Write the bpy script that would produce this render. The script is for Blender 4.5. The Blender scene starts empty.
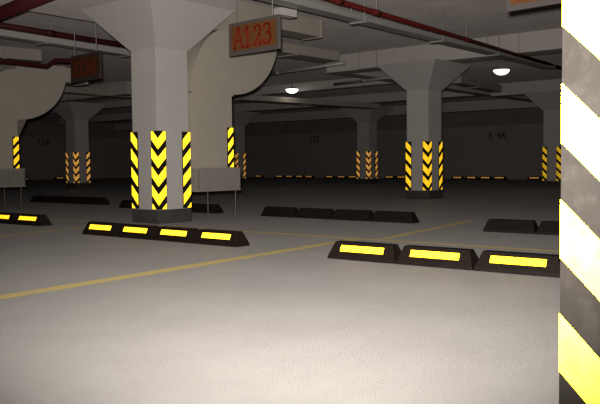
import bpy, bmesh, math, random
from mathutils import Vector, Matrix
random.seed(7)
S = bpy.context.scene
C = S.collection
rad = math.radians

# ------------------------------------------------------------------ camera, light, exposure
cam_d = bpy.data.cameras.new('camera'); cam = bpy.data.objects.new('camera', cam_d); C.objects.link(cam)
cam_d.sensor_width = 36; cam_d.lens = 740 / 600 * 36; cam_d.clip_start = .05; cam_d.clip_end = 200
cam.matrix_world = (Matrix.Translation((0, 0, .6)) @ Matrix.Rotation(rad(90 - 2.98), 4, 'X') @ Matrix.Rotation(rad(-.49), 4, 'Z'))
S.camera = cam
S.view_settings.view_transform = 'Standard'; S.view_settings.look = 'None'
S.view_settings.gamma = 1; S.view_settings.use_curve_mapping = False
S.view_settings.exposure = 0
w = bpy.data.worlds.new('world'); S.world = w; w.use_nodes = True
w.node_tree.nodes['Background'].inputs[0].default_value = (.9, .8, .75, 1)
w.node_tree.nodes['Background'].inputs[1].default_value = .003
# the photograph's own flash, a hand's width over the lens
fl = bpy.data.lights.new('camera_flash', 'SPOT'); fl.energy = 1520; fl.color = (1, .955, .91)
fl.spot_size = rad(65); fl.spot_blend = 1; fl.shadow_soft_size = .03
flo = bpy.data.objects.new('camera_flash', fl); C.objects.link(flo)
flo.location = (-.03, .0, .675); flo.rotation_euler = (rad(90 + 3.5), 0, rad(-1)); flo.scale = (1.32, 1, 1)

PSI = 40.0
def frame(psi):
    a = rad(psi); return Vector((math.cos(a), -math.sin(a), 0)), Vector((math.sin(a), math.cos(a), 0))

# ------------------------------------------------------------------ materials
def mat(name, col, rough=.7, spec=.3, var=.0, scale=4, bump=0, bscale=60, metal=0, col2=None, drough=0, stain=None):
    m = bpy.data.materials.new(name); m.use_nodes = True; nt = m.node_tree; n = nt.nodes; l = nt.links
    b = n['Principled BSDF']; b.inputs['Roughness'].default_value = rough; b.inputs['Specular IOR Level'].default_value = spec
    b.inputs['Metallic'].default_value = metal; b.inputs['Diffuse Roughness'].default_value = drough
    b.inputs['Base Color'].default_value = (*col, 1)
    tc = n.new('ShaderNodeTexCoord')
    if var:
        t = n.new('ShaderNodeTexNoise'); t.inputs['Scale'].default_value = scale; t.inputs['Detail'].default_value = 8; t.inputs['Roughness'].default_value = .65
        r = n.new('ShaderNodeValToRGB'); r.color_ramp.elements[0].position = .3; r.color_ramp.elements[1].position = .7
        c2 = col2 or tuple(c * (1 - var) for c in col)
        r.color_ramp.elements[0].color = (*c2, 1); r.color_ramp.elements[1].color = (*col, 1)
        l.new(tc.outputs['Object'], t.inputs['Vector']); l.new(t.outputs['Fac'], r.inputs['Fac'])
        out = r.outputs['Color']
        if stain:
            t2 = n.new('ShaderNodeTexNoise'); t2.inputs['Scale'].default_value = stain[1]; t2.inputs['Detail'].default_value = 10
            r2 = n.new('ShaderNodeValToRGB'); r2.color_ramp.elements[0].position = stain[2]; r2.color_ramp.elements[1].position = stain[2] + .12
            r2.color_ramp.elements[0].color = (0, 0, 0, 1); r2.color_ramp.elements[1].color = (1, 1, 1, 1)
            mx = n.new('ShaderNodeMixRGB'); mx.inputs[2].default_value = (*stain[0], 1)
            l.new(tc.outputs['Object'], t2.inputs['Vector']); l.new(t2.outputs['Fac'], r2.inputs['Fac'])
            ml = n.new('ShaderNodeMath'); ml.operation = 'MULTIPLY'; ml.inputs[1].default_value = stain[3]
            l.new(r2.outputs['Color'], ml.inputs[0]); l.new(ml.outputs[0], mx.inputs[0]); l.new(out, mx.inputs[1]); out = mx.outputs[0]
        l.new(out, b.inputs['Base Color'])
    if bump:
        t = n.new('ShaderNodeTexNoise'); t.inputs['Scale'].default_value = bscale; t.inputs['Detail'].default_value = 4
        bp = n.new('ShaderNodeBump'); bp.inputs['Strength'].default_value = min(bump, 1); bp.inputs['Distance'].default_value = .01 * max(1, bump)
        l.new(tc.outputs['Object'], t.inputs['Vector']); l.new(t.outputs['Fac'], bp.inputs['Height']); l.new(bp.outputs[0], b.inputs['Normal'])
    return m

def retro(name, col, rough, base):
    # retroreflective sheeting: its glass beads throw light back along the way it came, so the lobe's axis is the line of sight
    m = bpy.data.materials.new(name); m.use_nodes = True; nt = m.node_tree; n = nt.nodes; l = nt.links
    n.remove(n['Principled BSDF']); out = n['Material Output']
    g = n.new('ShaderNodeNewGeometry'); gl = n.new('ShaderNodeBsdfGlossy'); gl.distribution = 'GGX'
    gl.inputs['Roughness'].default_value = rough; gl.inputs['Color'].default_value = (*col, 1)
    l.new(g.outputs['Incoming'], gl.inputs['Normal'])
    tc = n.new('ShaderNodeTexCoord'); t = n.new('ShaderNodeTexNoise'); t.inputs['Scale'].default_value = 35; t.inputs['Detail'].default_value = 4
    r = n.new('ShaderNodeValToRGB'); r.color_ramp.elements[0].position = .25; r.color_ramp.elements[1].position = .55
    r.color_ramp.elements[0].color = (*[c * .6 for c in col], 1); r.color_ramp.elements[1].color = (*col, 1)
    l.new(tc.outputs['Object'], t.inputs['Vector']); l.new(t.outputs['Fac'], r.inputs['Fac']); l.new(r.outputs['Color'], gl.inputs['Color'])
    d = n.new('ShaderNodeBsdfDiffuse'); d.inputs['Color'].default_value = (*base, 1)
    a = n.new('ShaderNodeAddShader'); l.new(gl.outputs[0], a.inputs[0]); l.new(d.outputs[0], a.inputs[1]); l.new(a.outputs[0], out.inputs['Surface'])
    return m

M = {}
M['floor'] = mat('floor_concrete', (.375, .352, .328), .6, .15, .15, 1.6, bump=.6, bscale=260, drough=.6, stain=((.30, .285, .27), .45, .56, .5))
M['ceiling'] = mat('ceiling_concrete', (.33, .295, .275), .9, .1, .18, 2, bump=.8, bscale=40, drough=1)
M['paint'] = mat('white_column_paint', (.50, .465, .43), .75, .2, .07, 3, bump=.15, bscale=30)
M['beam'] = mat('beam_paint', (.56, .51, .46), .85, .15, .1, 3)
M['wall'] = mat('wall_paint', (.40, .34, .30), .9, .1, .12, .8)
M['wall_dark'] = mat('upper_wall_paint', (.32, .27, .235), .9, .1, .3, 1.5)
M['rubber'] = mat('black_rubber', (.016, .010, .007), .6, .2, .4, 25, bump=.3, bscale=80)
M['rubber_guard'] = mat('scuffed_black_rubber', (.0165, .0138, .011), .65, .1, .3, 14, bump=.1, bscale=60, stain=((.022, .0195, .016), 30, .5, .6))
M['yellow'] = retro('yellow_reflective_sheeting', (1, .60, .02), .50, (.7, .45, .01))
M['orange'] = retro('yellow_sheeting_far_return', (.8, .40, .09), .43, (.6, .3, .02))  # yellow sheeting far off: its weaker, warmer light return put into the colour
M['duct'] = mat('duct_board', (.43, .38, .315), .7, .3, .12, 2.5, bump=.1, bscale=20, stain=((.33, .24, .12), 1.3, .6, .6))
M['galv'] = mat('galvanised_metal', (.44, .42, .39), .5, .4, .2, 8, metal=.2)
M['grille'] = mat('grille_metal', (.30, .27, .235), .6, .3, .15, 8)
M['grille_gap'] = mat('grille_shadow_gap', (.19, .17, .15), .8, .1)
M['red'] = mat('red_pipe_paint', (.14, .014, .010), .5, .4, .25, 9)
M['darkred'] = mat('dark_red_pipe_paint', (.07, .010, .010), .6, .3, .25, 9)
M['sign'] = mat('orange_sign_face', (.17, .068, .020), .7, .2, .15, 9)
M['sign_frame'] = mat('grey_sign_frame', (.11, .092, .085), .6, .3, .1, 9)
M['sign_red'] = mat('red_sign_lettering', (.22, .022, .010), .7, .2)
M['wall_red'] = mat('dark_wall_lettering', (.13, .035, .022), .9, .1)
M['line'] = mat('worn_yellow_line_paint', (.60, .455, .15), .6, .15, .4, 9, bump=.9, bscale=260, drough=1, col2=(.52, .43, .22))
M['pale_line'] = mat('worn_pale_line_paint', (.58, .50, .38), .6, .15, .3, 14, bump=.9, bscale=260, drough=1)
M['plinth'] = mat('dark_plinth_paint', (.07, .062, .055), .8, .2, .3, 6)
M['sign_dim'] = mat('dark_brown_sign_face', (.07, .030, .014), .8, .1, .3, 9)  # left sign: face, frame and lettering darker than on the other signs
M['sign_dim_frame'] = mat('dark_sign_frame', (.05, .036, .03), .8, .1)
M['sign_dim_red'] = mat('dark_red_sign_lettering', (.13, .022, .008), .8, .1)
M['rod'] = mat('hanger_steel', (.35, .33, .31), .5, .4)
lm = bpy.data.materials.new('lamp_glow'); lm.use_nodes = True
lb = lm.node_tree.nodes['Principled BSDF']; lb.inputs['Emission Color'].default_value = (1, .97, .9, 1); lb.inputs['Emission Strength'].default_value = 3.5
M['lamp'] = lm

# ------------------------------------------------------------------ helpers
def obj(name, bm, m, parent=None, smooth=False, mats=None):
    me = bpy.data.meshes.new(name); bm.to_mesh(me); bm.free()
    for x in (mats or [m]): me.materials.append(x)
    if smooth:
        for p in me.polygons: p.use_smooth = True
    o = bpy.data.objects.new(name, me); C.objects.link(o); o.parent = parent
    return o
def tag(o, label, cat, group=None):
    o['label'] = label; o['category'] = cat
    if group: o['group'] = group
    return o
def thing(name, label, cat, loc, psi=0, group=None):
    o = bpy.data.objects.new(name, None); C.objects.link(o); o.location = loc; o.rotation_euler = (0, 0, -rad(psi))
    o.empty_display_size = .1
    return tag(o, label, cat, group)
def struct(name, bm, m, **k):
    o = obj(name, bm, m, **k); o['kind'] = 'structure'; return o
def hexa(bm, b4, t4, mi=0):
    v = [bm.verts.new(p) for p in list(b4) + list(t4)]
    for f in ((3, 2, 1, 0), (4, 5, 6, 7), (0, 1, 5, 4), (1, 2, 6, 5), (2, 3, 7, 6), (3, 0, 4, 7)):
        bm.faces.new([v[i] for i in f]).material_index = mi
    return v
def box(bm, x0, x1, y0, y1, z0, z1, mi=0):
    b = [(x0, y0), (x1, y0), (x1, y1), (x0, y1)]
    return hexa(bm, [(*p, z0) for p in b], [(*p, z1) for p in b], mi)
def obox(bm, p0, p1, wid, z0, z1, mi=0):          # box along the segment p0-p1 (plan), centred on it
    p0, p1 = Vector((*p0[:2], 0)), Vector((*p1[:2], 0)); d = (p1 - p0).normalized(); s = Vector((-d.y, d.x, 0)) * wid / 2
    b = [p0 - s, p1 - s, p1 + s, p0 + s]
    hexa(bm, [(q.x, q.y, z0) for q in b], [(q.x, q.y, z1) for q in b], mi)
def tube(bm, pts, r, n=12):
    rings = []; pts = [Vector(p) for p in pts]
    for i, p in enumerate(pts):
        d = ((pts[min(i + 1, len(pts) - 1)] - pts[max(i - 1, 0)])).normalized()
        a = d.cross(Vector((0, 0, 1)));  a = a.normalized() if a.length > 1e-4 else Vector((1, 0, 0)); b = d.cross(a)
        rings.append([bm.verts.new(p + (a * math.cos(t) + b * math.sin(t)) * r) for t in [2 * math.pi * k / n for k in range(n)]])
    for A, B in zip(rings, rings[1:]):
        for k in range(n): bm.faces.new((A[k], A[(k + 1) % n], B[(k + 1) % n], B[k])).smooth = True
    bm.faces.new(rings[0][::-1]); bm.faces.new(rings[-1])
def bevel(bm, w, seg=2):
    bmesh.ops.recalc_face_normals(bm, faces=bm.faces)
    bmesh.ops.bevel(bm, geom=list(bm.edges), offset=w, segments=seg, affect='EDGES', profile=.6)
def copy_tree(o, parent=None):
    c = o.copy(); C.objects.link(c); c.parent = parent
    for ch in list(o.children): copy_tree(ch, c)
    return c
def clip(poly, f):                                  # keep the side where f(p) >= 0
    out = []
    for i, p in enumerate(poly):
        q = poly[(i + 1) % len(poly)]; a, b = f(p), f(q)
        if a >= 0: out.append(p)
        if (a >= 0) != (b >= 0):
            t = a / (a - b); out.append((p[0] + (q[0] - p[0]) * t, p[1] + (q[1] - p[1]) * t))
    return out

# ------------------------------------------------------------------ room shell
CEIL = 2.5  # ceiling, beams, columns, ducts, signs, pipes and lamps scaled down about the camera
bm = bmesh.new()
vs = [bm.verts.new(p) for p in ((-26, -8, 0), (20, -8, 0), (20, 42, 0), (-26, 42, 0))]; bm.faces.new(vs)
box(bm, -26, 20, -8, 42, -.3, -.001)
struct('floor', bm, M['floor'])
bm = bmesh.new(); box(bm, -26, 20, -8, 42, CEIL, CEIL + .3); struct('ceiling', bm, M['ceiling'])
u, v = frame(41)
W0 = Vector((2.75, 29.05, 0))
UW, VW = frame(41)
def wp(s, off=0): return W0 + UW * s - VW * off
def lerp(a, b, t): return a + (b - a) * t
bm = bmesh.new(); obox(bm, wp(-12.2, -.1), wp(14, -.1), .2, 0, CEIL); struct('wall_back', bm, M['wall'])
corner = wp(-12.2)
bm = bmesh.new(); obox(bm, corner - u * .1, corner - u * .1 - v * 22, .2, 0, CEIL); struct('wall_left', bm, M['wall'])
bm = bmesh.new(); obox(bm, wp(-12.1, .06), wp(14, .06), .12, 1.86, 1.98); struct('trim_back', bm, M['wall_dark'])
bm = bmesh.new(); obox(bm, wp(-12.1, .02), wp(14, .02), .04, 1.98, CEIL); struct('wall_back_upper', bm, M['wall_dark'])
p = corner + u * .06
bm = bmesh.new(); obox(bm, p - v * .1, p - v * 21, .12, 1.86, 1.98); struct('trim_left', bm, M['wall_dark'])
p = corner + u * .02
bm = bmesh.new(); obox(bm, p - v * .1, p - v * 21, .04, 1.98, CEIL); struct('wall_left_upper', bm, M['wall_dark'])

# beams across the ceiling, along the column rows
u, v = frame(39)
ROWA = Vector((2.08, 12.0, 0)) + v * .21 - u * .21
ROWB = Vector((6.03, 17.18, 0)) + v * .21 - u * .21
def beam(a, b, wid, z0, z1=CEIL, m='beam'):
    bm = bmesh.new(); obox(bm, a, b, wid, z0, z1); return struct('ceiling_beam', bm, M[m])
beam(ROWA - u * 1.85, ROWA + u * 7, .38, 2.21)
beam(ROWA - u * 18, ROWA - u * 7.5, .38, 2.21)
beam(ROWA - u * 1.85 + v * .1, ROWA - u * 1.85 + v * 6.5, .3, 2.24)
beam(ROWB - u * 1.5, ROWB + u * 7, .38, 2.21)
beam(ROWB - u * 20, ROWB - u * 1.5, .38, 2.26)
beam(ROWB - u * 1.5 + v * .1, ROWB - u * 1.5 + v * 5, .3, 2.24)
beam(ROWA + v * 3.0 - u * 19, ROWA + v * 3.0 - u * 2.1, .22, 2.31)
beam(ROWB + v * 4.2 - u * 24, ROWB + v * 4.2 - u * 1.8, .25, 2.2)
MC = Vector((-1.452, 7.78, 0))
bm = bmesh.new(); a, b = MC + v * .56 - u * .23, MC - v * 3 - u * .23; obox(bm, a, b, 1.58, 2.2, CEIL); struct('ceiling_beam', bm, M['ceiling'])

# ------------------------------------------------------------------ floor markings
def marking(pts, wid, m='line'):
    bm = bmesh.new(); obox(bm, pts[0], pts[1], wid, 0, .003); bm.normal_update()
    bmesh.ops.delete(bm, geom=[f for f in bm.faces if abs(f.normal.z) < .5 or f.calc_center_median().z < .001], context='FACES_ONLY'); bm.faces.ensure_lookup_table(); return struct('floor_marking', bm, M[m])
fu, fv = frame(36.7)
marking([(-1.95, 2.55), (.44, 5.80)], .105)
marking([Vector((.52, 5.78, 0)) - fu * 9, Vector((.52, 5.78, 0)) + fu * 4], .085)
marking([(-3.0, 5.65), (-1.78, 7.55)], .09)
marking([(.66, 5.80), (1.75, 7.55)], .085)
marking([(3.04, 13.3), (4.5, 12.2)], .09, 'pale_line')
marking([(.38, 9.35), (1.8, 12.1)], .05, 'pale_line')

# ------------------------------------------------------------------ lettering made of strokes
GL = {'A': [[(0, 0), (.28, 1), (.36, 1), (.64, 0)], [(.12, .36), (.52, .36)], [(-.08, 0), (.12, 0)], [(.52, 0), (.74, 0)]],
      '1': [[(.1, .8), (.3, 1), (.3, 0)], [(.1, 0), (.5, 0)]],
      '2': [[(.05, .75), (.12, .93), (.3, 1), (.5, .93), (.56, .74), (.48, .5), (.05, .03), (.58, .03), (.6, .18)]],
      '3': [[(.05, .85), (.15, .97), (.32, 1), (.5, .92), (.53, .74), (.42, .57), (.22, .54)], [(.42, .54), (.57, .4), (.57, .2), (.45, .04), (.25, 0), (.08, .05), (.03, .18)]],
      '4': [[(.42, 0), (.42, 1), (.02, .3), (.62, .3)], [(.25, 0), (.58, 0)]],
      'B': [[(.06, 0), (.06, 1), (.4, .97), (.5, .78), (.4, .55), (.06, .53)], [(.4, .53), (.56, .38), (.54, .15), (.42, 0), (.06, 0)]],
      '9': [[(.52, .68), (.44, .48), (.2, .44), (.06, .6), (.06, .84), (.22, 1), (.42, .98), (.53, .82), (.53, .5), (.44, .15), (.28, 0), (.08, .06)]],
      '8': [[(.3, .54), (.1, .68), (.1, .9), (.3, 1), (.5, .9), (.5, .68), (.3, .54), (.06, .36), (.06, .12), (.3, 0), (.54, .12), (.54, .36), (.3, .54)]],
      '7': [[(.04, .8), (.04, 1), (.56, 1), (.26, 0)]], ' ': []}
def text_bm(txt, h, wt, depth, adv=.78):            # in the x-z plane, facing -y, centred
    bm = bmesh.new(); W = len(txt) * adv * h; x0 = -W / 2 + .06 * h
    for i, ch in enumerate(txt):
        for st in GL[ch]:
            for a, b in zip(st, st[1:]):
                A = Vector((x0 + i * adv * h + a[0] * h, 0, a[1] * h - h / 2)); B = Vector((x0 + i * adv * h + b[0] * h, 0, b[1] * h - h / 2))
                d = (B - A).normalized(); wv = wt * (1 if abs(d.z) > .5 else .7); A -= d * wv * .4; B += d * wv * .4
                s = Vector((-d.z, 0, d.x)) * wv / 2
                q = [A - s, B - s, B + s, A + s]
                hexa(bm, [(k.x, 0, k.z) for k in q], [(k.x, -depth, k.z) for k in q])
    bmesh.ops.recalc_face_normals(bm, faces=bm.faces)
    return bm
def wall_text(txt, s_or_loc, z, psi, h):
    t = thing('painted_bay_number', s_or_loc[1], s_or_loc[2], (s_or_loc[0].x, s_or_loc[0].y, z), psi, s_or_loc[3])
    for i, ch in enumerate(txt):
        if ch == ' ': continue
        o = obj('digit' if ch.isdigit() else 'letter', text_bm(ch, h, h * .16, .004), M['wall_red'], t); o.location = ((i - (len(txt) - 1) / 2) * .78 * h, 0, 0)
def ray_wall(px):                                    # where the line of sight through this column of the photograph meets the back wall
    k = (px - 300) / 740; U, V = frame(41)
    s = (k * W0.y - W0.x) / (U.x - k * U.y); return s
U41, V41 = frame(41)
wall_text('B 98', (wp(ray_wall(497), .006), 'dark red bay number painted on the back wall, right of the white column', 'painted number', 'bay numbers on the walls'), 1.50, 41, .20)
wall_text('112', (wp(ray_wall(315), .006), 'faint dark bay number painted on the back wall, left of the distant column', 'painted number', 'bay numbers on the walls'), 1.60, 41, .22)
o_loc = corner + U41 * .0 - V41 * 6.9
wall_text('118', (o_loc + U41 * .012, 'faint dark bay number painted on the left wall beside the large duct', 'painted number', 'bay numbers on the walls'), 1.6, 41 - 90, .24)

# ------------------------------------------------------------------ columns with corner guards
def guard_bm(wing, T, P, c0, V, sx, sy, h, th=.008, frac=.5):
    """An L of black rubber on the corner (sx*h, sy*h) with yellow bands; V: bands sink towards the corner."""
    bm = bmesh.new(); cx, cy = sx * h, sy * h; e = .0008
    ox, oy = cx + sx * th, cy + sy * th
    x0, x1 = sorted((cx - sx * wing, ox)); y0, y1 = sorted((cy, oy)); box(bm, x0, x1, y0, y1, T[0], T[1])
    x0, x1 = sorted((cx, ox)); y0, y1 = sorted((cy - sy * wing, cy)); box(bm, x0, x1, y0, y1, T[0], T[1])
    sgn = 1 if V else -1
    L = wing + th - .006
    for k in range(-2, 9):
        zc = c0 + k * P
        lo = lambda p: (p[1] - sgn * p[0]) - (zc - P * frac / 2)
        hi = lambda p: (zc + P * frac / 2) - (p[1] - sgn * p[0])
        poly = clip(clip([(0, T[0] + .004), (L, T[0] + .004), (L, T[1] - .004), (0, T[1] - .004)], lo), hi)
        if len(poly) < 3: continue
        f1 = [(ox - sx * t, oy + sy * e, z) for t, z in poly]; f2 = [(ox + sx * e, oy - sy * t, z) for t, z in poly]
        for f in (f1, f2):
            bm.faces.new([bm.verts.new(p) for p in f]).material_index = 1
    return bm
def capital_bm(h, z0, z1, h1, zt):
    bm = bmesh.new()
    q = lambda r, z: [(-r, -r, z), (r, -r, z), (r, r, z), (-r, r, z)]
    hexa(bm, q(h, z0), q(h1, z1))
    if zt > z1: box(bm, -h1, h1, -h1, h1, z1, zt)
    return bm
H = .209
P = .19
def column(near, label, psi=PSI, cap=(1.78, 2.2, .56), ct=None, T=.942, phase=0, base=.144, frac=.58, sheet='yellow'):
    uu, vv = frame(psi); c = Vector((*near, 0)) - uu * H + vv * H
    t = thing('concrete_column', label, 'column', c, psi, 'square concrete columns')
    bm = bmesh.new(); box(bm, -H, H, -H, H, 0, cap[0])
    es = [e for e in bm.edges if abs(e.verts[0].co.z - e.verts[1].co.z) > .5]
    bmesh.ops.bevel(bm, geom=es, offset=.012, segments=2, affect='EDGES')
    obj('shaft', bm, M['paint'], t)
    obj('capital', capital_bm(H, cap[0], cap[1], cap[2], ct or cap[1]), M['paint'], t)
    bm = bmesh.new(); box(bm, -H - .012, H + .012, -H - .012, H + .012, 0, base - .004); bevel(bm, .006, 1); obj('plinth', bm, M['plinth'], t)
    for sx, sy, V, c0 in ((-1, -1, False, .147 + phase), (1, -1, True, .05 + phase), (1, 1, False, .147 + phase), (-1, 1, True, .112 + phase)):
        obj('corner_guard', guard_bm(.10, (base, T), P, c0, V, sx, sy, H, frac=frac), None, t, mats=[M['rubber_guard'], M[sheet]])
    return t
main = column((-1.429, 7.486), 'large white square column with flared top and yellow chevron corner guards, left of centre')
column((2.082, 12.01), 'white square column right of centre with yellow chevron guards, behind the four unlit wheel stops', psi=42)
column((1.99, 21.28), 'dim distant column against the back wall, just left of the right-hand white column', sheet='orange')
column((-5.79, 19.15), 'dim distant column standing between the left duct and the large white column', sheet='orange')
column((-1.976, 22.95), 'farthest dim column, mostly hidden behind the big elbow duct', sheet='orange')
column((6.05, 17.18), 'dim column in the far right, beside the nearest column edge')
column((.762, .952), 'nearest column at the right edge with huge glowing yellow diagonal bands', phase=-.038, frac=.51)

# ------------------------------------------------------------------ wheel stops
def stop_proto(pitch=.48):
    t = thing('wheel_stop', 'x', 'wheel stop', (0, 0, 0), 36.7)
    L, D, Hh = pitch / 2 - .002, .15, .108
    y0, y1 = 0, D
    # profile across: front slope, flat top, back slope; ends sloped
    bm = bmesh.new()
    b = [(-L, y0), (L, y0), (L, y1), (-L, y1)]
    k = [(-L + .006, y0 + .004), (L - .006, y0 + .004), (L - .006, y1 - .004), (-L + .006, y1 - .004)]
    m1 = .036; tp = [(-L + m1, y0 + .045), (L - m1, y0 + .045), (L - m1, y1 - .045), (-L + m1, y1 - .045)]
    v = [[bm.verts.new((*p, z)) for p in r] for r, z in ((b, 0), (k, .022), (tp, Hh))]
    bm.faces.new(v[0][::-1]); bm.faces.new(v[2])
    for A, B in zip(v, v[1:]):
        for i in range(4): bm.faces.new((A[i], A[(i + 1) % 4], B[(i + 1) % 4], B[i]))
    bevel(bm, .004, 2)
    obj('body', bm, M['rubber'], t)
    # bolt holes on the sloped ends
    for s in (-1, 1):
        bm = bmesh.new(); r = .018
        c = Vector((s * (L - .034), D / 2, .064)); nrm = Vector((s * .84, 0, .54)); a = Vector((0, 1, 0)); bb = nrm.cross(a)
        ring = [bm.verts.new(c + nrm * .002 + (a * math.cos(q) + bb * math.sin(q)) * r) for q in [math.tau * j / 14 for j in range(14)]]
        rin = [bm.verts.new(c + nrm * .003 + (a * math.cos(q) + bb * math.sin(q)) * r * .6) for q in [math.tau * j / 14 for j in range(14)]]
        dp = [bm.verts.new(x.co - nrm * .02) for x in rin]
        for j in range(14):
            j2 = (j + 1) % 14
            bm.faces.new((ring[j], ring[j2], rin[j2], rin[j])); bm.faces.new((rin[j], rin[j2], dp[j2], dp[j]))
        obj('bolt_socket', bm, M['rubber_guard'], t)
    # reflector lying on the front slope
    f = lambda s: (y0 + .004 + (.041) * s, .022 + (Hh - .022) * s)
    bm = bmesh.new(); Lr = .15
    (ya, za), (yb, zb) = f(.32), f(.74); n = Vector((0, -(Hh - .022), .041)).normalized()
    o1 = [Vector((-Lr, ya, za)), Vector((Lr, ya, za)), Vector((Lr, yb, zb)), Vector((-Lr, yb, zb))]
    hexa(bm, [p - n * .002 for p in o1], [p + n * .003 for p in o1]); bmesh.ops.recalc_face_normals(bm, faces=bm.faces)
    obj('reflector', bm, M['yellow'], t)
    return t
proto = stop_proto(); used = [False]
def stop(loc, psi, label, group, amber=False):
    global first
    if not used[0]: o = first; used[0] = True
    else: o = copy_tree(first)
    for ch in o.children:
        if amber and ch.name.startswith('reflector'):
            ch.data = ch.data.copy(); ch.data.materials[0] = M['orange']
    o.location = (loc[0], loc[1], 0); o.rotation_euler = (0, 0, -rad(psi)); o['label'] = label; o['group'] = group
    return o
first = proto
ORD = ['leftmost', 'second from left', 'third from left', 'rightmost']
def row(left_end, n, psi, pitch, flip, labels, group, idx=None):
    a, b = frame(psi)
    for i in (idx or range(n)):
        p = Vector((*left_end, 0)) + a * pitch * (i + .5)
        if flip: p += b * .15
        o = stop(p, psi + (180 if flip else 0), labels[i], group); o.scale = (pitch / .48, 1, 1)
RIGHT = 'wheel stop with bright yellow strip, %s in the nearest row'
row((.165, 4.65), 4, 36.7, .49, False, [RIGHT % 'leftmost', RIGHT % 'second', RIGHT % 'third', 'wheel stop of the nearest row hidden behind the right-edge column'], 'nearest row of wheel stops')
MID = 'wheel stop with yellow strip before the large white column, %s of four'
row((-1.91, 6.44), 4, 38, .46, False, [MID % o for o in ORD], 'wheel stops in front of the large column')
LF = 'wheel stop with yellow strip at the left edge, %s of its row'
row((-4.11, 8.45), 4, 36.7, .475, False, [LF % o for o in ORD], 'wheel stops at the left edge')
UN = 'unlit black wheel stop in the middle distance, %s of its four'
row((-.46, 8.5), 4, 38.5, .5, True, [UN % o for o in ORD], 'unlit wheel stops in the middle distance')
row((1.57, 6.36), 3, 36.7, .46, True, ['unlit black wheel stop beyond the nearest row, left of the right-edge column', 'unlit black wheel stop half hidden by the right-edge column', 'unlit black wheel stop hidden by the right-edge column'], 'unlit wheel stops beyond the nearest row')
stop(Vector((-1.03, 8.98, 0)) - fu * .24 + fv * .15, 216.7, 'unlit black wheel stop just right of the base of the large white column', 'unlit wheel stops beside the large column')
stop(Vector((-2.56, 10.40, 0)) + fu * .24 + fv * .15, 216.7, 'unlit black wheel stop peeping out left of the base of the large white column', 'unlit wheel stops beside the large column')
FG = 'unlit wheel stop between left duct and large column, %s of four'
row((-4.50, 12.3), 4, 37, .475, True, [FG % o for o in ORD], 'unlit wheel stops in the dark at left')
# along the back wall, each strip coloured amber for its weaker return of light
far_group = 'tiny amber-lit wheel stops along the back wall'
bays = [(258, 'dim dot right of the farthest column'), (270, None)]
spots = [258, 279, 289, 299, 308.5, 329, 341, 352, 389, 401, 457, 471, 485, 499, 520, 534]
names = {258: 'alone at the back wall beside the farthest column', 279: 'leftmost of the four left of the dim bay number', 289: 'second of the four left of the dim bay number', 299: 'third of the four below the dim bay number', 308.5: 'last of the four below the dim bay number',
         329: 'leftmost of the three left of the dim distant column', 341: 'middle of the three left of the dim distant column', 352: 'nearest left of the dim distant column', 389: 'just right of the dim distant column', 401: 'just left of the white column right of centre',
         457: 'first to the right of the white column', 471: 'second to the right of the white column', 485: 'third to the right of the white column', 499: 'fourth to the right of the white column', 520: 'in the gap before the far right column', 534: 'just left of the far right column'}
for px in spots:
    if px == 520: continue
    s = ray_wall(px); p = wp(s, .75)
    k = (px - 300) / 740; s2 = (k * (W0.y - V41.y * .75) - (W0.x - V41.x * .75)) / (U41.x - k * U41.y); p = wp(s2, .75)
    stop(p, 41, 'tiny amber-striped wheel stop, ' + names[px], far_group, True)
for i, (s, t) in enumerate(((8.9, 'leftmost, beside the left duct'), (8.2, 'second from the left duct'), (6.6, 'farther one right of the gap'), (5.9, 'nearest the dim distant column'))):
    p = corner - V41 * s + U41 * .75
    stop((p.x, p.y), 41 - 90, 'tiny dim left-wall wheel stop, ' + t, 'tiny wheel stops along the left wall', True)

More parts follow.
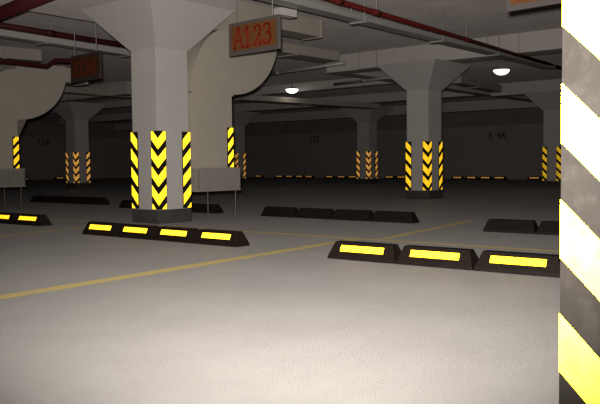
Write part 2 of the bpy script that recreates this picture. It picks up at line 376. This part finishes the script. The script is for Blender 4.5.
# ------------------------------------------------------------------ elbow ducts with grille box
def duct(loc, label, drop=0, z2=2.09, top=2.42, br=(2.204, 2.416), bl=2.47):
    t = thing('elbow_duct', label, 'air duct', loc, PSI, 'elbow air ducts')
    x1, x0 = .243, -.167
    s0, s1, z1, se = .228, .808, 1.368 - drop, 1.59
    N = 16
    prof = [(s0, .558), (s1, .558), (s1, z1)]
    prof += [(s1 + (se - s1) * math.sin(q), z2 - (z2 - z1) * math.cos(q)) for q in [math.pi / 2 * i / N for i in range(1, N + 1)]]
    prof += [(se, top), (s1, top), (s1, z2)]
    prof += [(s1 - (s1 - s0) * math.sin(q), z1 + (z2 - z1) * math.cos(q)) for q in [math.pi / 2 * i / N for i in range(1, N + 1)]]
    bm = bmesh.new()
    A = [bm.verts.new((x1, s, z)) for s, z in prof]; B = [bm.verts.new((x0, s, z)) for s, z in prof]
    bm.faces.new(A); bm.faces.new(B[::-1])
    for i in range(len(prof)):
        j = (i + 1) % len(prof); bm.faces.new((A[j], A[i], B[i], B[j]))
    bmesh.ops.triangulate(bm, faces=[f for f in bm.faces if len(f.verts) > 4]); bmesh.ops.recalc_face_normals(bm, faces=bm.faces)
    obj('elbow', bm, M['duct'], t)
    bm = bmesh.new()
    box(bm, x0 - .012, x1 + .012, s0 - .0, s1 + .012, z1 - .02, z1 + .015); obj('flange', bm, M['duct'], t)
    bm = bmesh.new(); box(bm, x0 + .08, x1 - .03, se, bl, *br); box(bm, x0 + .07, x1 - .02, bl - .03, bl, br[0] - .008, br[1] + .008)
    obj('branch_duct', bm, M['duct'], t)
    # grille box with upright louvres
    bm = bmesh.new(); gx0, gx1, g0, g1 = x0 - .05, x1 + .05, s0 + .02, s1 + .07
    box(bm, gx0 + .012, gx1 - .012, g0 + .012, g1 - .012, .325, .545)
    g = obj('grille_box', bm, M['grille_gap'], t)
    bm = bmesh.new()
    for z in ((.31, .33), (.542, .562)): box(bm, gx0, gx1, g0, g1, *z)
    n = 22
    for i in range(n + 1):
        y = g0 + (g1 - g0 - .016) * i / n
        box(bm, gx1 - .013, gx1 - .002, y, y + .016, .33, .542)
    for i in range(16):
        x = gx0 + (gx1 - gx0 - .018) * i / 15
        box(bm, x, x + .016, g0 + .002, g0 + .013, .33, .542); box(bm, x, x + .016, g1 - .013, g1 - .002, .33, .542)
    obj('louvres', bm, M['grille'], g)
    for x in (gx0 + .04, gx1 - .02):
        for y in (g1 - .06,):
            bm = bmesh.new(); tube(bm, [(x, y, 0), (x, y, .315)], .006, 8); obj('leg', bm, M['grille_gap'], t)
    # corner guard on the visible edge
    bm = bmesh.new(); hh = .32; wing = .08; sgn = -1; e = .0008; th = .008; T = (.564, 1.003); PP = .139
    cx, cy = x1, s1; box(bm, cx - wing, cx + th, cy, cy + th, *T); box(bm, cx, cx + th, cy - wing, cy, *T)
    for k in range(0, 8):
        zc = .585 + k * PP
        lo = lambda p: (p[1] + p[0]) - (zc - PP * .3); hi = lambda p: (zc + PP * .3) - (p[1] + p[0])
        poly = clip(clip([(0, T[0] + .003), (wing, T[0] + .003), (wing, T[1] - .003), (0, T[1] - .003)], lo), hi)
        if len(poly) < 3: continue
        bm.faces.new([bm.verts.new((cx + th + e, cy + th - q, z)) for q, z in poly]).material_index = 1
        bm.faces.new([bm.verts.new((cx + th - q, cy + th + e, z)) for q, z in poly]).material_index = 1
    obj('corner_guard', bm, None, t, mats=[M['rubber_guard'], M['yellow']])
    return t
duct(MC, 'big beige elbow duct with yellow-banded corner beside the large white column')
duct(MC + Vector((-3.154, 2.037, 0)), 'dim elbow duct with yellow-banded corner at the left edge', .13, 1.93, 2.04, (1.82, 2.03), 1.98)

# ------------------------------------------------------------------ hanging signs
def sign(L, R, z0, z1, txt, label, face='sign', ink='sign_red'):
    L, R = Vector((*L, 0)), Vector((*R, 0)); c = (L + R) / 2; d = R - L; w = d.length; psi = -math.degrees(math.atan2(d.y, d.x))
    t = thing('hanging_sign', label, 'sign', (c.x, c.y, z0), psi, 'hanging bay signs'); h = z1 - z0
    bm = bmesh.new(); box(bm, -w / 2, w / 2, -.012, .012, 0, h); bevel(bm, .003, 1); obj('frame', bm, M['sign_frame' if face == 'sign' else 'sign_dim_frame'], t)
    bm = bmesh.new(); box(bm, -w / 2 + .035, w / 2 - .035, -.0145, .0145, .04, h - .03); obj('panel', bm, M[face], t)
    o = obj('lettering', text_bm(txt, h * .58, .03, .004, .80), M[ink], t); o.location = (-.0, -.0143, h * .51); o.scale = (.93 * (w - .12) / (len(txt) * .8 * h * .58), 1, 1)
    for s in (-1, 1):
        bm = bmesh.new(); tube(bm, [(s * w * .36, 0, h - .01), (s * w * .36, 0, CEIL - z0)], .004, 6); obj('hanger_rod', bm, M['rod'], t)
    return t
sign((-.652, 7.07), (-.162, 6.61), 1.615, 1.918, 'A123', 'orange hanging sign reading A123 in red, beside the large white column')
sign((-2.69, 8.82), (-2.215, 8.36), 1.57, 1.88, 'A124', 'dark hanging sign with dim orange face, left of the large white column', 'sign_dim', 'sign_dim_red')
sign((1.433, 5.145), (1.9, 4.69), 1.626, 1.966, 'A122', 'hanging sign cut off by the top edge near the right-edge column')

# ------------------------------------------------------------------ pipes and trays under the ceiling
def pipe(name, pts, r, m, label, cat='pipe', couplings=()):
    t = thing(name, label, cat, pts[0], 0)
    o = Vector(pts[0]); bm = bmesh.new(); P_ = [Vector(p) - o for p in pts]; tube(bm, P_, r, 14)
    obj('pipe_run', bm, M[m], t)
    for c in couplings:
        a, b = P_[0], P_[-1]; d = (b - a).normalized(); q = a + d * c
        bm = bmesh.new(); tube(bm, [q - d * .06, q + d * .06], r * 1.18, 14); obj('coupling', bm, M[m], t)
        bm = bmesh.new(); tube(bm, [q, Vector((q.x, q.y, CEIL - o.z))], .006, 6); obj('hanger_rod', bm, M['rod'], t)
    return t
def Yz(px, py, z):                                   # plan point at height z seen at image pixel px, py
    h = 166.1 - (px) * .0085 - 0.0
    Y = (z - .6) * 740 / (h - py); return Vector(((px - 300) / 740 * Y, Y, z))
def span(a, b, ext0=0, ext1=0):
    d = (b - a).normalized(); return [a - d * ext0, b + d * ext1]
pts = span(Yz(328, 0, 2.16), Yz(520, 57, 2.16), 3, 3)
pipe('sprinkler_pipe', pts, .027, 'red', 'long red sprinkler pipe crossing the ceiling towards the lamp at right', couplings=(3.2, 3.9, 6.1, 7.9))
pts = span(Yz(0, 26, 2.35), Yz(115, 44.5, 2.35), 1.2, 2)
pipe('sprinkler_pipe', pts, .037, 'darkred', 'dark red pipe running behind the flared top of the large white column', couplings=(2.0, 3.4))
a, b = Yz(0, 17.5, 2.16), Yz(55, -4.5, 2.16)
pipe('fire_main', span(a, b, 2, .2), .072, 'darkred', 'thick dark red fire main crossing the top left corner', couplings=(1.2,))
def yp(px, py, Y): return Vector(((px - 300) / 740 * Y, Y, .6 + (166.1 - px * .0085 - py) / 740 * Y))
pts = [yp(-30, 58, 8.36), yp(0, 61.5, 8.8), yp(50, 67.5, 9.58), yp(59, 61.5, 9.73), yp(74, 62, 9.88), yp(100, 65, 10.26)]
pipe('drain_pipe', pts, .031, 'darkred', 'dark red pipe with a kink passing in front of the left duct')

def tray(name, a, b, wid, z0, z1, m, label, cat='cable tray', lip=True, hang=()):
    c = Vector(a); t = thing(name, label, cat, (c.x, c.y, z0), 0)
    a2, b2 = Vector(a) - c, Vector(b) - c; a2.z = b2.z = 0; d = (b2 - a2).normalized(); s = Vector((-d.y, d.x, 0))
    bm = bmesh.new(); hh = z1 - z0
    if lip:
        obox(bm, a2, b2, wid, 0, .008); obox(bm, a2 + s * wid / 2, b2 + s * wid / 2, .008, 0, hh); obox(bm, a2 - s * wid / 2, b2 - s * wid / 2, .008, 0, hh)
    else: obox(bm, a2, b2, wid, 0, hh)
    obj('channel' if lip else 'duct_run', bm, M[m], t)
    for q in hang:
        bm = bmesh.new(); p = a2 + d * q; obox(bm, p - d * .03, p + d * .03, wid + .03, -.02, -.005); obj('bracket', bm, M['rod'], t)
        for k in (-1, 1):
            bm = bmesh.new(); pp = p + s * k * (wid / 2 + .012); tube(bm, [(pp.x, pp.y, -.02), (pp.x, pp.y, CEIL - z0)], .006, 6); obj('hanger_rod', bm, M['rod'], t)
    return t
a, b = span(Yz(300, 9.5, 2.12), Yz(400, 33.5, 2.12), 2.5, 4.6)
tray('cable_tray', a, b, .15, 2.12, 2.18, 'galv', 'long pale cable tray crossing the ceiling behind the A123 sign', hang=(1.6, 3.5, 5.2, 6.8))
a, b = Yz(279, 11, 2.1), Yz(295, 14, 2.1)
o = tray('junction_box', a, b, .1, 2.04, 2.11, 'paint', 'small pale box fixed under the cable tray above the A123 sign', 'junction box', lip=False)
a, b = span(Yz(0, 37.5, 2.27), Yz(90, 51, 2.27), 1.2, 1.8)
tray('cable_tray', a, b, .17, 2.27, 2.35, 'paint', 'pale cable tray at the upper left above the dark hanging sign', hang=(1.9, 3.4))
tray('supply_duct', Yz(-30, 57, 2.2), Yz(42, 63, 2.2), .26, 2.2, 2.37, 'duct', 'short rectangular air duct at the left edge under the ceiling', 'air duct', lip=False, hang=(.5,))
tray('supply_duct', Yz(240, 49, 2.2), Yz(332, 63, 2.2), .34, 2.2, 2.34, 'duct', 'beige rectangular air duct running back to the ceiling beam, behind the elbow duct', 'air duct', lip=False, hang=(1, 3))
pipe('water_pipe', [Yz(250, 78, 2.18), Yz(345, 64, 2.18)], .024, 'galv', 'thin pale pipe crossing under the ceiling left of the flared column', couplings=(.8,))
pipe('water_pipe', [Yz(335, 85, 2.18), Yz(400, 77, 2.18)], .024, 'galv', 'thin pale pipe farther back beside the flared column top', couplings=(.8,))
tray('supply_duct', Yz(240, 98, 2.1), Yz(375, 107, 2.1), .38, 2.04, 2.16, 'duct', 'dim rectangular air duct far back below the round ceiling lamp', 'air duct', lip=False, hang=(2,))
tray('supply_duct', Yz(455, 84, 2.22), Yz(496, 93, 2.22), .26, 2.22, 2.38, 'duct', 'dim rectangular air duct under the ceiling below the right lamp', 'air duct', lip=False, hang=(1,))
tray('supply_duct', Yz(62, 93, 2.2), Yz(135, 99, 2.2), .3, 2.2, 2.38, 'duct', 'dim rectangular air duct above the distant left column', 'air duct', lip=False, hang=(1,))

# ------------------------------------------------------------------ ceiling lamps
def lamp(px, py, label, r=.145):
    z = 2.33; p = Yz(px, py - 3, z)
    t = thing('ceiling_lamp', label, 'ceiling lamp', (p.x, p.y, z), 0, 'round ceiling lamps')
    bm = bmesh.new(); n = 24; prev = None
    for k in range(9):
        q = math.pi / 2 * k / 8; rr = r * math.cos(q); zz = -.092 * math.sin(q)
        ring = [bm.verts.new((rr * math.cos(a), rr * math.sin(a), zz)) for a in [math.tau * i / n for i in range(n)]] if k < 8 else [bm.verts.new((0, 0, zz))]
        if prev:
            for i in range(n):
                if len(ring) > 1: bm.faces.new((prev[i], prev[(i + 1) % n], ring[(i + 1) % n], ring[i]))
                else: bm.faces.new((prev[i], prev[(i + 1) % n], ring[0]))
        prev = ring
    obj('glass_bowl', bm, M['lamp'], t, smooth=True)
    bm = bmesh.new(); bmesh.ops.create_cone(bm, cap_ends=True, segments=24, radius1=r * 1.05, radius2=r * .9, depth=.03, matrix=Matrix.Translation((0, 0, .015)))
    obj('rim', bm, M['galv'], t)
    bm = bmesh.new(); tube(bm, [(0, 0, .03), (0, 0, CEIL - z)], .02, 8); obj('stem', bm, M['rod'], t)
lamp(293, 93, 'small round glowing ceiling lamp in the middle of the picture')
lamp(501, 74, 'larger round glowing ceiling lamp right of the white column')
